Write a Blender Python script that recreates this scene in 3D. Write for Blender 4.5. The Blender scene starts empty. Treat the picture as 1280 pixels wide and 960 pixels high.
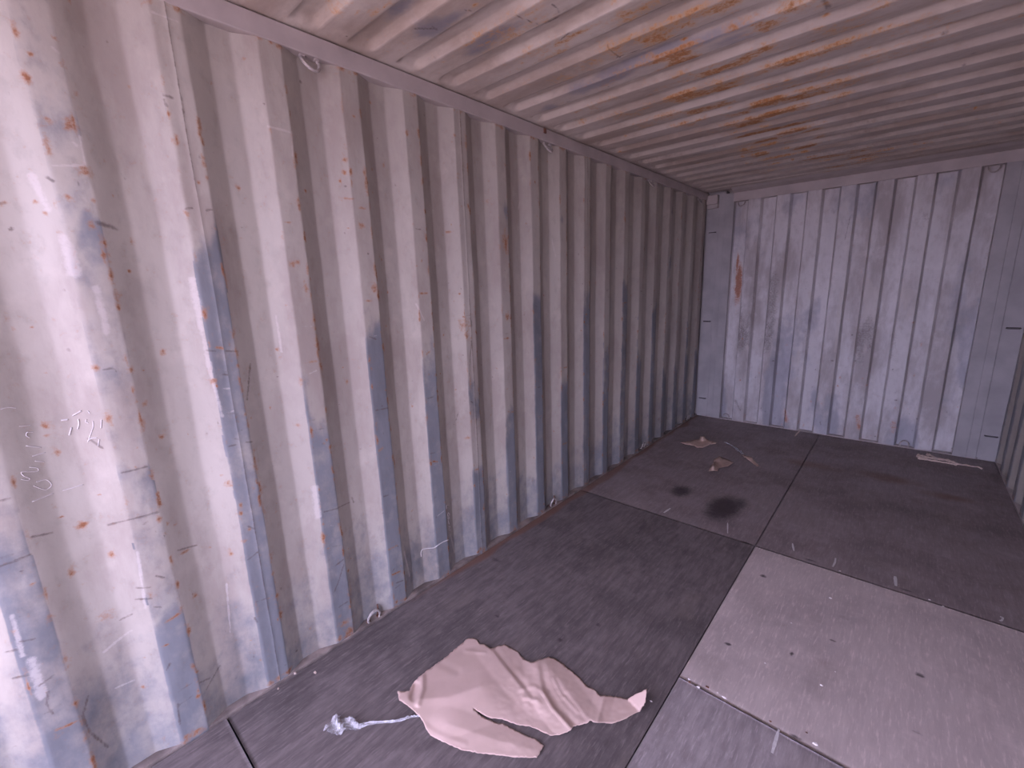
import bpy, math, random
import numpy as np
from mathutils import Matrix, Vector
from mathutils.geometry import delaunay_2d_cdt

scene = bpy.context.scene
random.seed(4)
rng = np.random.RandomState(11)

# ------------------------------------------------------------------ camera
# solved from the 278 mm pitch of the side wall; x across, y along, z up
FOC, YAW, PIT, ROL = 551.2764, 0.7305, -0.2126, -0.0331
CAM = np.array([1.6701, -0.2063, 1.4748])
_f = np.array([-math.sin(YAW)*math.cos(PIT), math.cos(YAW)*math.cos(PIT), math.sin(PIT)])
_r0 = np.array([math.cos(YAW), math.sin(YAW), 0.0])
_u0 = np.cross(_r0, _f)
_r = math.cos(ROL)*_r0 + math.sin(ROL)*_u0
_u = -math.sin(ROL)*_r0 + math.cos(ROL)*_u0
cd = bpy.data.cameras.new('camera')
cd.sensor_width = 36.0
cd.lens = FOC/1280*36.0
cd.clip_start = 0.02
cam = bpy.data.objects.new('camera', cd)
scene.collection.objects.link(cam)
cam.matrix_world = Matrix(((_r[0], _u[0], -_f[0], CAM[0]), (_r[1], _u[1], -_f[1], CAM[1]),
                           (_r[2], _u[2], -_f[2], CAM[2]), (0, 0, 0, 1)))
scene.camera = cam

# ------------------------------------------------------------------ sky, sun, exposure
w = bpy.data.worlds.new('world'); scene.world = w
w.use_nodes = True
bg = w.node_tree.nodes['Background']
bg.inputs['Color'].default_value = (0.70, 0.67, 1.0, 1)
bg.inputs['Strength'].default_value = 5.8
sd = bpy.data.lights.new('sun', 'SUN'); sd.energy = 2.0; sd.angle = 0.02; sd.color = (1.0, 0.9, 0.84)
sun = bpy.data.objects.new('sun', sd); scene.collection.objects.link(sun)
sun.rotation_euler = Vector((-0.55, -0.22, -1.0)).to_track_quat('-Z', 'Y').to_euler()
vs = scene.view_settings
vs.view_transform = 'Standard'; vs.look = 'None'; vs.gamma = 1.0; vs.use_curve_mapping = False
vs.exposure = 0.55

# ------------------------------------------------------------------ dimensions
W, L, Y0 = 2.338, 4.80, -1.10          # inner width, end wall, door opening
P, DEP = 0.278, 0.036                  # side wall pitch and depth
ZR, ZC = 2.295, 2.368                  # underside of the top rail, roof flats

def ray(px, py):
    return _f + _r*(px-640)/FOC - _u*(py-480)/FOC
def hit(px, py, ax, v):
    d = ray(px, py); t = (v-CAM[ax])/d[ax]; return CAM + d*t
def flo(px, py, z=0.0):
    return hit(px, py, 2, z)

def prof(y):
    """offset of the left wall's sheet behind x = 0"""
    t = np.mod(y, P)
    return -DEP*np.interp(t, [0, .004, .064, .068, .072, .134, .138, .142, .202, .206, P],
                          [.02, .08, .93, .98, 1, 1, .98, .93, .07, .02, 0])

# ------------------------------------------------------------------ helpers
_lat = {}
def vnoise(x, y, seed=0):
    """smooth value noise, 0..1"""
    if seed not in _lat:
        _lat[seed] = np.random.RandomState(1000+seed).rand(256, 256)
    T = _lat[seed]
    xi = np.floor(x).astype(int); yi = np.floor(y).astype(int)
    fx = x-xi; fy = y-yi
    fx = fx*fx*(3-2*fx); fy = fy*fy*(3-2*fy)
    a = T[xi % 256, yi % 256]; b = T[(xi+1) % 256, yi % 256]
    c = T[xi % 256, (yi+1) % 256]; d = T[(xi+1) % 256, (yi+1) % 256]
    return (a*(1-fx)+b*fx)*(1-fy) + (c*(1-fx)+d*fx)*fy
def fnoise(x, y, seed=0, oct=4):
    s = 0; a = .5
    for o in range(oct):
        s = s + a*vnoise(x*2**o+o*17.3, y*2**o+o*9.1, seed+o); a *= .5
    return s/(1-.5**oct)
def sstep(a, b, x):
    t = np.clip((x-a)/(b-a), 0, 1); return t*t*(3-2*t)

def wall_fold(gy, gz, ph=0.0):
    """along-wall coordinate after the folds' slight wander"""
    near = sstep(.5, -.2, gy)
    return gy-ph + (.010+.014*near)*(fnoise(gy*1.5+3, gz*2.2, 3)-.5)*sstep(0, .25, gz)*sstep(ZR, ZR-.25, gz)
def wall_x(gy, gz, ph=0.0):
    """the dented sheet's offset from x = 0"""
    near = sstep(.5, -.2, gy); wy = wall_fold(gy, gz, ph)
    x = prof(wy); soft = near*.6*sstep(.1, .5, gz)
    xs = sum(prof(wy+o) for o in (-.03, -.018, -.009, 0, .009, .018, .03))/7
    x = x*(1-soft)+xs*soft
    return x + (.007+.014*near)*(fnoise(gy*3.1, gz*2.6, 9)-.5) + .0030*(fnoise(gy*12, gz*7, 12)-.5)
def hit_wall(px, py):
    d = ray(px, py); t = -CAM[0]/d[0]
    for i in range(14):
        q = CAM + d*t
        t = .5*t+.5*(float(wall_x(np.array([q[1]]), np.array([q[2]]))[0])-CAM[0])/d[0]
    return CAM + d*t

def tag(o, label=None, cat=None, group=None, kind=None):
    if label: o['label'] = label
    if cat: o['category'] = cat
    if group: o['group'] = group
    if kind: o['kind'] = kind
    return o
def link(name, data, parent=None):
    o = bpy.data.objects.new(name, data)
    scene.collection.objects.link(o)
    if parent is not None: o.parent = parent
    return o
def mesh(name, verts, faces, mat, parent=None, smooth=False, wear=None):
    me = bpy.data.meshes.new(name)
    me.from_pydata(np.asarray(verts).tolist(), [], faces if isinstance(faces, list) else faces.tolist())
    if smooth: me.polygons.foreach_set('use_smooth', np.ones(len(me.polygons), dtype=bool))
    if wear is not None:
        at = me.attributes.new('wear', 'FLOAT_COLOR', 'POINT')
        at.data.foreach_set('color', np.clip(wear, 0, 1).astype(np.float32).ravel())
    me.materials.append(mat)
    me.update()
    return link(name, me, parent)
def grid_faces(nu, nv, flip=False):
    i = np.arange(nu*nv).reshape(nu, nv)
    q = np.stack([i[:-1, :-1], i[1:, :-1], i[1:, 1:], i[:-1, 1:]], -1).reshape(-1, 4)
    return q[:, ::-1] if flip else q
def box_vf(x0, x1, y0, y1, z0, z1, c=0.0):
    """box, with its edges cut back by c"""
    if c <= 0:
        v = [(x, y, z) for x in (x0, x1) for y in (y0, y1) for z in (z0, z1)]
        f = [(0, 1, 3, 2), (4, 6, 7, 5), (0, 4, 5, 1), (2, 3, 7, 6), (0, 2, 6, 4), (1, 5, 7, 3)]
        return v, f
    import bmesh
    bm = bmesh.new(); bmesh.ops.create_cube(bm, size=1)
    for q in bm.verts:
        q.co = Vector(((x0+x1)/2+q.co.x*(x1-x0), (y0+y1)/2+q.co.y*(y1-y0), (z0+z1)/2+q.co.z*(z1-z0)))
    bmesh.ops.bevel(bm, geom=bm.edges[:], offset=c, segments=2, affect='EDGES', profile=.5)
    bm.verts.index_update()
    v = [tuple(q.co) for q in bm.verts]; f = [tuple(q.index for q in p.verts) for p in bm.faces]
    bm.free(); return v, f
def join_vf(parts):
    V = []; F = []
    for v, f in parts:
        n = len(V); V += [tuple(q) for q in v]; F += [tuple(i+n for i in p) for p in f]
    return V, F
def tube_vf(pts, r, seg=8, closed=False):
    pts = [Vector(p) for p in pts]; n = len(pts); V = []; F = []
    rr = r if isinstance(r, (list, tuple)) else [r]*n
    up = Vector((.31, .17, .93))
    for i, p in enumerate(pts):
        a = pts[max(i-1, 0)] if not closed else pts[i-1]
        b = pts[min(i+1, n-1)] if not closed else pts[(i+1) % n]
        t = (b-a).normalized(); s = t.cross(up)
        if s.length < .05: s = t.cross(Vector((1, 0, 0)))
        s.normalize(); q = s.cross(t)
        for k in range(seg):
            an = 2*math.pi*k/seg
            V.append(tuple(p + (s*math.cos(an)+q*math.sin(an))*rr[i]))
    for i in range(n if closed else n-1):
        for k in range(seg):
            a, b = i*seg+k, i*seg+(k+1) % seg; j = (i+1) % n
            F.append((a, b, j*seg+(k+1) % seg, j*seg+k))
    if not closed:
        F.append(tuple(range(seg))[::-1]); F.append(tuple((n-1)*seg+k for k in range(seg)))
    return V, F

# ------------------------------------------------------------------ materials
class NB:
    def __init__(s, name):
        s.m = bpy.data.materials.new(name); s.m.use_nodes = True
        s.t = s.m.node_tree; s.b = s.t.nodes['Principled BSDF']
        s.geo = s.t.nodes.new('ShaderNodeNewGeometry').outputs['Position']
    def n(s, ty, **kw):
        x = s.t.nodes.new(ty)
        for k, v in kw.items(): setattr(x, k, v)
        return x
    def put(s, sock, v):
        if hasattr(v, 'is_linked') or hasattr(v, 'links'): s.t.links.new(v, sock)
        else: sock.default_value = v
    def math(s, op, a, b=0.0, c=None):
        x = s.n('ShaderNodeMath', operation=op); s.put(x.inputs[0], a); s.put(x.inputs[1], b)
        if c is not None: s.put(x.inputs[2], c)
        return x.outputs[0]
    def noise(s, scale, detail=4, stretch=(1, 1, 1), off=(0, 0, 0), rough=.55):
        mp = s.n('ShaderNodeMapping'); s.put(mp.inputs['Vector'], s.geo)
        mp.inputs['Scale'].default_value = stretch; mp.inputs['Location'].default_value = off
        x = s.n('ShaderNodeTexNoise'); s.put(x.inputs['Vector'], mp.outputs[0])
        x.inputs['Scale'].default_value = scale; x.inputs['Detail'].default_value = detail
        x.inputs['Roughness'].default_value = rough
        return x.outputs['Fac']
    def ramp(s, v, a, b, lo=0.0, hi=1.0):
        x = s.n('ShaderNodeMapRange', interpolation_type='SMOOTHSTEP'); s.put(x.inputs[0], v)
        for i, q in enumerate((a, b, lo, hi)): x.inputs[i+1].default_value = q
        return x.outputs[0]
    def mix(s, f, a, b):
        x = s.n('ShaderNodeMix', data_type='RGBA'); s.put(x.inputs['Factor'], f)
        for k, v in (('A', a), ('B', b)):
            sock = [i for i in x.inputs if i.name == k and i.type == 'RGBA'][0]
            s.put(sock, v if not isinstance(v, tuple) else (*v, 1))
        return [o for o in x.outputs if o.type == 'RGBA'][0]
    def wear(s):
        a = s.n('ShaderNodeAttribute', attribute_name='wear')
        x = s.n('ShaderNodeSeparateColor'); s.t.links.new(a.outputs['Color'], x.inputs[0])
        return x.outputs[0], x.outputs[1], x.outputs[2], a.outputs['Alpha']
    def bump(s, h, st, dist):
        x = s.n('ShaderNodeBump'); s.put(x.inputs['Height'], h)
        x.inputs['Strength'].default_value = st; x.inputs['Distance'].default_value = dist
        s.t.links.new(x.outputs[0], s.b.inputs['Normal'])
    def out(s, col, rough=.6, metal=0.0, spec=.4):
        s.put(s.b.inputs['Base Color'], col if not isinstance(col, tuple) else (*col, 1))
        s.put(s.b.inputs['Roughness'], rough); s.b.inputs['Metallic'].default_value = metal
        s.b.inputs['Specular IOR Level'].default_value = spec
        return s.m

def steel_paint(name, a, b, blue, rust=(.20, .075, .03), dark=(.09, .065, .06), pale=(.60, .56, .53), st=(1, 1, .3), stain=(.30, .245, .215), ns=.55):
    m = NB(name)
    R, G, B, A = m.wear()
    n1 = m.noise(2.4, 7, st); n2 = m.noise(75, 6, rough=.65); n3 = m.noise(160, 3, off=(3, 1, 7)); n4 = m.noise(8, 8, off=(9, 2, 4), rough=.62); n5 = m.noise(4.2, 9, tuple(x*1.0 for x in st), off=(5, 6, 1), rough=.66)
    n6 = m.noise(26, 6, tuple(.5+.5*x for x in st), off=(1, 3, 8), rough=.6)
    sub = lambda n, k: m.math('MULTIPLY', m.math('SUBTRACT', n, .5), k)
    col = m.mix(m.ramp(n1, .35, .65), a, b)
    col = m.mix(m.math('MULTIPLY', m.ramp(n5, .42, .64), ns), col, stain)                       # brownish grime
    col = m.mix(m.math('MULTIPLY', m.ramp(n6, .48, .70), .30), col, tuple(x*.62 for x in a))
    col = m.mix(m.math('MULTIPLY', m.ramp(n4, .52, .72), .4), col, tuple(min(1, x*1.16) for x in a))
    gb = m.ramp(m.math('ADD', G, m.math('ADD', sub(n4, .8), sub(n6, .5))), .22, .72)
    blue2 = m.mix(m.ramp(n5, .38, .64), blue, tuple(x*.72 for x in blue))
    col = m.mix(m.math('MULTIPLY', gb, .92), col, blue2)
    pa = m.ramp(m.math('ADD', A, m.math('ADD', sub(n2, 1.0), sub(n6, .8))), .42, .9)
    col = m.mix(m.math('MULTIPLY', pa, .55), col, pale)
    da = m.ramp(m.math('ADD', B, m.math('ADD', sub(n2, .9), sub(n6, .5))), .3, .9)
    col = m.mix(m.math('MULTIPLY', da, .72), col, dark)
    rr = m.math('ADD', R, m.math('ADD', sub(n2, 1.5), sub(n6, 1.0)))
    halo = m.ramp(rr, .12, .7); ru = m.ramp(rr, .45, .95)
    rl = tuple(min(1, x*k) for x, k in zip(rust, (2.0, 2.6, 3.0)))
    col = m.mix(m.math('MULTIPLY', halo, .55), col, rl)
    col = m.mix(m.math('MULTIPLY', ru, .85), col, m.mix(m.ramp(n3, .35, .65), rust, tuple(x*1.6 for x in rust)))
    m.bump(m.math('ADD', m.math('MULTIPLY', n4, .6), m.math('MULTIPLY', n2, .12)), .35, .006)
    return m.out(col, m.ramp(ru, 0, 1, .5, .85), 0, .35)

M_WALL = steel_paint('wall_paint', (.46, .425, .37), (.41, .375, .33), (.20, .215, .24))
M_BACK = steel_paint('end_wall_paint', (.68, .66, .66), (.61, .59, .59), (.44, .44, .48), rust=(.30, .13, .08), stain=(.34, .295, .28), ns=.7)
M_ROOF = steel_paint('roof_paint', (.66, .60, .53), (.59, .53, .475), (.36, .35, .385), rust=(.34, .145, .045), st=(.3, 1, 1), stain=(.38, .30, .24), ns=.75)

def plain(name, col, rough=.6, var=.25, scale=12, metal=0.0, spec=.4, bump=.2):
    m = NB(name); n = m.noise(scale, 5)
    c = m.mix(m.ramp(n, .3, .7), tuple(x*(1-var) for x in col), tuple(min(1, x*(1+var)) for x in col))
    if bump: m.bump(n, bump, .004)
    return m.out(c, rough, metal, spec)
M_RAIL = plain('rail_paint', (.47, .42, .40), .5, .10, 6)
M_POST = plain('post_paint', (.40, .385, .385), .55, .12, 5)
M_RING = plain('ring_steel', (.42, .38, .36), .4, .3, 40)
M_RUSTY = plain('rusted_steel', (.16, .075, .05), .8, .4, 40)
M_BAR = plain('dark_bar', (.13, .12, .125), .6, .2, 30)
M_SILL = plain('dirty_sill', (.25, .205, .185), .75, .45, 9)
M_DARK = plain('gap_black', (.03, .025, .025), .9, .2, 20)
M_CHALK = plain('chalk', (.60, .57, .56), .9, .08, 90, bump=0)
M_TAN = plain('kraft_scrap', (.50, .36, .29), .8, .12, 30)
M_SPLIT = plain('pale_wood', (.62, .50, .42), .8, .12, 60)
M_WHITE = plain('white_paper', (.80, .74, .72), .8, .06, 60)
M_EARTH = plain('outside_ground', (.44, .335, .27), .95, .15, 1.5)

def ply(name, a, b, dk):
    m = NB(name); R, G, B, A = m.wear()
    g1 = m.noise(6, 8, (7, .9, 1), rough=.68); g2 = m.noise(22, 6, (5, .7, 1), off=(2, 5, 0), rough=.65); cl = m.noise(2.6, 9, off=(1, 8, 2), rough=.66)
    sp = m.noise(55, 3, off=(4, 4, 0))
    col = m.mix(m.ramp(g1, .3, .7), a, b)
    col = m.mix(m.math('MULTIPLY', m.ramp(m.noise(5.5, 9, off=(7, 2, 1), rough=.7), .5, .72), .45), col, tuple(min(1, x*1.35) for x in b))
    col = m.mix(m.math('MULTIPLY', m.ramp(cl, .42, .7), .55), col, dk)
    col = m.mix(m.math('MULTIPLY', m.ramp(g2, .5, .72), .5), col, tuple(min(1, x*1.5) for x in b))
    col = m.mix(m.math('MULTIPLY', m.ramp(m.math('ADD', R, m.math('MULTIPLY', m.math('SUBTRACT', cl, .5), .5)), .25, .7), .8), col, (.19, .10, .07))
    col = m.mix(m.math('MULTIPLY', m.ramp(m.math('ADD', G, m.math('MULTIPLY', m.math('SUBTRACT', cl, .5), .5)), .2, .8), .5), col, (.27, .225, .20))
    col = m.mix(m.math('MULTIPLY', m.ramp(m.math('ADD', B, m.math('MULTIPLY', m.math('SUBTRACT', sp, .5), .35)), .2, .7), .85), col, (.028, .02, .022))
    m.bump(m.math('ADD', g1, m.math('MULTIPLY', sp, .25)), .3, .002)
    return m.out(col, m.ramp(cl, .3, .7, .5, .75), 0, .35)
M_PLY = ply('old_plywood', (.105, .087, .086), (.185, .156, .152), (.055, .045, .045))
M_PLYD = ply('dark_plywood', (.225, .182, .18), (.29, .238, .232), (.145, .116, .116))
M_PLYF = ply('bleached_plywood', (.24, .208, .21), (.37, .325, .325), (.17, .147, .147))
M_PLYL = ply('new_plywood', (.47, .40, .375), (.55, .47, .44), (.35, .295, .28))

# ------------------------------------------------------------------ floor
def paint(A, ch, X, Yc, x0, y0, rx, ry, s=1.0, rot=0.0):
    """soft blot in channel ch of a wear grid; X (rows) and Yc (columns) are 1-D coordinates"""
    m = max(rx, ry)*2.6
    i0, i1 = np.searchsorted(X, [x0-m, x0+m]); j0, j1 = np.searchsorted(Yc, [y0-m, y0+m])
    if i1 <= i0 or j1 <= j0: return
    dx = X[i0:i1, None]-x0; dy = Yc[None, j0:j1]-y0
    c, sn = math.cos(rot), math.sin(rot)
    a = (dx*c+dy*sn)/rx; b = (-dx*sn+dy*c)/ry
    v = s*np.exp(-(a*a+b*b)*.9)
    A[i0:i1, j0:j1, ch] = np.maximum(A[i0:i1, j0:j1, ch], v)
def stroke(A, ch, X, Yc, p, q, r, s=1.0):
    d = math.hypot(q[0]-p[0], q[1]-p[1]); r = max(r, .0046); n = max(2, int(d/(r*.45)))
    for i in range(n+1):
        t = i/n; paint(A, ch, X, Yc, p[0]+(q[0]-p[0])*t, p[1]+(q[1]-p[1])*t, r, r, s)

floor = tag(mesh('floor', *box_vf(-.05, W+.05, Y0, L+.05, -.15, -.03), M_DARK), 'dark worn plywood floor of the steel container, laid in large sheets', 'floor', kind='structure')
STAINS = [(905, 634, .11, .21, .85), (893, 642, .09, .11, .62), (922, 630, .08, .14, .62), (851, 614, .08, .12, .72), (700, 800, .015, .012, .7),
          (748, 781, .012, .01, .8), (954, 720, .016, .012, .9), (910, 805, .012, .009, 1), (1150, 844, .014, .011, .9), (989, 817, .006, .014, .9),
          (1055, 772, .03, .02, .4), (1041, 801, .012, .009, .7), (1133, 738, .03, .012, .6), (1012, 700, .04, .012, .6), (1147, 915, .02, .008, .6),
          (872, 856, .012, .008, .8), (995, 922, .02, .008, .8), (931, 678, .03, .012, .7), (845, 645, .02, .008, .6), (622, 770, .012, .01, .8),
          (985, 600, .3, .05, .25), (1150, 640, .3, .2, .35), (1200, 720, .3, .15, .3), (620, 700, .05, .02, .5)]
BROWN = [(1010, 580, .3, .12, .5), (1120, 600, .35, .15, .5), (1180, 620, .25, .1, .55), (1030, 830, .06, .05, .35), (1110, 800, .1, .1, .3), (980, 640, .1, .2, .35)]
def panel(x0, x1, y0, y1, mat, z=0.0):
    nx = int((x1-x0)/.012); ny = int((y1-y0)/.012)
    X = np.linspace(x0, x1, nx); Yc = np.linspace(y0, y1, ny)
    A = np.zeros((nx, ny, 4))
    gx, gy = np.meshgrid(X, Yc, indexing='ij')
    Z = z + .0025*(fnoise(gx*2, gy*1.5, 40)-.5) - .0025*np.exp(-np.minimum(np.minimum(gx-x0, x1-gx), np.minimum(gy-y0, y1-gy))/.006)
    for px, py, rx, ry, s in STAINS:
        q = flo(px, py); paint(A, 2, X, Yc, q[0], q[1], rx, ry, s)
    for px, py, rx, ry, s in BROWN:
        q = flo(px, py); paint(A, 0, X, Yc, q[0], q[1], rx, ry, s)
    if x0 < .1:      # rusty run-off along the foot of the wall
        A[..., 0] = np.maximum(A[..., 0], sstep(.10, .01, gx+.06*(vnoise(gy*6, gx*2, 7)-.5))*sstep(.5, 1.3, gy)*.9)
        A[..., 1] = .45*sstep(.5, .8, fnoise(gx*5+4, gy*3, 21))
    else:
        A[..., 1] = .45*sstep(.45, .75, fnoise(gx*5, gy*5, 31))
    V = np.stack([gx, gy, Z], -1).reshape(-1, 3)
    n = len(V)
    ring = [i*ny for i in range(nx)] + [(nx-1)*ny+j for j in range(1, ny)] + [i*ny+ny-1 for i in range(nx-2, -1, -1)] + [j for j in range(ny-2, 0, -1)]
    S = V[ring].copy(); S[:, 2] = -.032
    F = grid_faces(nx, ny).tolist() + [[ring[k], n+k, n+(k+1) % len(ring), ring[(k+1) % len(ring)]][::-1] for k in range(len(ring))]
    wear = np.concatenate([A.reshape(-1, 4), np.zeros((len(ring), 4))])
    return mesh('floor_sheet', np.concatenate([V, S]), F, mat, floor, True, wear)
XS = 1.1755
sh_l = panel(.007, XS-.0018, .058, 2.370, M_PLY)
panel(.007, XS-.0018, Y0, .053, M_PLY)
sh_lb = panel(.007, XS-.0018, 2.373, 4.797, M_PLYD)
sh_rf = panel(XS+.0018, W-.004, Y0, 1.249, M_PLYF)
sh_new = panel(XS+.0018, W-.004, 1.2525, 2.370, M_PLYL)
sh_rb = panel(XS+.0018, W-.004, 2.373, 4.797, M_PLYD)
sh_new['label'] = 'newer pale plywood sheet'

# ------------------------------------------------------------------ left wall: six welded corrugated sheets
def blue_top(k):
    """height below which the proud face k shows blue paint"""
    return {-1: .95, 0: .45, 1: 1.72, 2: 1.02, 3: 1.30, 4: 1.17, 5: .55, 6: .75, 7: 1.45, 8: .9, 9: 1.35, 10: .75, 11: 1.5, 12: .9, 13: 1.3}.get(k, .7)
WALL_RUST = [  # px, py, radii (m) along and up, strength
    (33, 97, .012, .016, 1), (60, 150, .011, .011, .6), (88, 155, .014, .016, 1), (107, 213, .014, .016, .9), (85, 246, .012, .010, .8), (43, 252, .01, .008, .8), (3, 254, .011, .012, .7), (70, 252, .008, .007, .7),
    (115, 280, .012, .02, .7), (130, 320, .014, .012, .8), (165, 301, .008, .014, .8), (204, 440, .011, .016, .9), (120, 460, .012, .012, .9), (56, 532, .010, .014, .9), (60, 544, .008, .007, .8),
    (202, 546, .012, .011, .9), (180, 505, .012, .012, .8), (103, 656, .016, .014, 1), (140, 692, .011, .018, .9), (89, 716, .012, .016, .9), (72, 565, .01, .016, .7), (200, 649, .014, .014, .9), (231, 690, .022, .006, .9), (288, 692, .010, .02, .7),
    (268, 476, .014, .012, .9), (285, 605, .02, .014, .7), (317, 610, .012, .018, .5), (306, 676, .016, .008, .7), (248, 870, .010, .014, 1),
    (360, 278, .018, .005, .9), (366, 330, .016, .018, .8), (371, 328, .012, .01, .8), (382, 360, .010, .03, .7), (393, 400, .010, .045, .9), (397, 430, .010, .05, .9), (401, 455, .010, .04, .8), (391, 452, .03, .005, .7), (376, 477, .012, .02, .5), (373, 532, .012, .012, .8),
    (437, 790, .03, .03, .9), (432, 778, .035, .02, .8), (438, 735, .008, .03, .7), (425, 770, .012, .012, .6), (345, 640, .01, .01, .5),
    (431, 200, .01, .014, .9), (430, 215, .010, .012, .9), (458, 228, .010, .05, 1), (456, 215, .012, .03, .8), (436, 248, .03, .005, .8), (453, 260, .03, .005, .9), (452, 282, .02, .014, .8), (468, 360, .018, .03, 1), (460, 376, .02, .005, .8), (462, 450, .008, .02, .8),
    (560, 290, .02, .010, 1), (581, 405, .04, .05, .6), (583, 420, .014, .03, .8), (588, 480, .008, .06, .5), (584, 547, .022, .010, .8), (632, 305, .02, .07, 1), (631, 300, .03, .03, .8), (634, 395, .02, .03, .9), (700, 250, .012, .04, .8), (698, 230, .01, .02, .5), (608, 252, .03, .02, .5), (592, 290, .006, .014, .9), (640, 470, .008, .012, .6), (676, 380, .01, .01, .6),
    (350, 58, .02, .02, .8), (445, 91, .02, .012, .7), (620, 155, .02, .012, .6), (243, 745, .01, .01, .7), (130, 770, .03, .02, .35), (228, 5, .02, .012, .6)]
WALL_DARK = [((152, 591), (184, 583), .0045), ((135, 656), (160, 650), .004), (( 160, 650), (198, 640), .004), ((0, 626), (12, 623), .004), ((40, 671), (65, 666), .004), ((0, 708), (38, 693), .0035), ((110, 548), (128, 560), .003),
    ((258, 438), (270, 439), .003), ((283, 439), (298, 439), .004), ((232, 261), (240, 260), .003), ((258, 263), (265, 262), .004), ((286, 558), (295, 556), .004), ((308, 553), (315, 552), .004),
    ((405, 640), (423, 635), .003), ((424, 634), (437, 628), .003), ((15, 848), (34, 844), .004), ((60, 865), (58, 880), .004), ((58, 880), (66, 892), .004), ((110, 870), (103, 895), .004), ((103, 895), (112, 915), .004), ((112, 915), (135, 934), .004),
    ((208, 838), (212, 830), .004), ((222, 880), (225, 905), .004), ((258, 862), (275, 832), .0025), ((250, 853), (262, 848), .0025), ((8, 815), (22, 812), .003), ((205, 119), (215, 122), .006), ((205, 124), (208, 132), .005), ((227, 122), (230, 145), .003),
    ((470, 513), (485, 510), .003), ((462, 421), (470, 424), .004), ((520, 286), (526, 287), .004), ((535, 498), (542, 496), .003), ((590, 400), (587, 470), .0035), ((573, 515), (570, 525), .003),
    ((121, 278), (145, 286), .008), ((0, 254), (5, 254), .006), ((60, 222), (66, 226), .006), ((15, 285), (13, 287), .005), ((195, 720), (205, 722), .003), ((170, 735), (188, 734), .003), ((170, 749), (190, 748), .003), ((318, 772), (322, 778), .004), ((310, 658), (318, 661), .004), ((313, 455), (309, 500), .003),
    ((440, 622), (442, 628), .006), ((418, 740), (424, 725), .002), ((424, 725), (430, 705), .002), ((222, 688), (245, 682), .003), ((150, 775), (165, 768), .002), ((310, 700), (322, 690), .003)]
WALL_PALE = [((240, 350), (250, 395), .014), ((248, 395), (262, 460), .009), ((262, 460), (278, 520), .007), ((80, 300), (92, 340), .02), ((120, 360), (134, 415), .012), ((394, 610), (398, 645), .018), ((65, 207), (105, 207), .003), ((100, 170), (106, 205), .004), ((172, 690), (182, 760), .006),
    ((365, 165), (366, 195), .006), ((335, 158), (362, 165), .006), ((40, 220), (60, 262), .012), ((15, 770), (28, 820), .008), ((40, 825), (52, 870), .016), ((130, 815), (165, 788), .006), ((145, 860), (168, 850), .003), ((66, 60), (72, 65), .008), ((92, 178), (96, 182), .006), ((345, 395), (352, 440), .004), ((283, 730), (288, 790), .004),
    ((190, 15), (222, 27), .003), ((520, 380), (530, 400), .006), ((563, 668), (568, 690), .01), ((690, 300), (694, 320), .006), ((505, 690), (512, 720), .008), ((650, 250), (648, 262), .004)]
W_RUST = [(hit_wall(px, py), ry, rz, s) for px, py, ry, rz, s in WALL_RUST]
W_DARK = [(hit_wall(*a), hit_wall(*b), r) for a, b, r in WALL_DARK]
W_PALE = [(hit_wall(*a), hit_wall(*b), r) for a, b, r in WALL_PALE]
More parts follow.
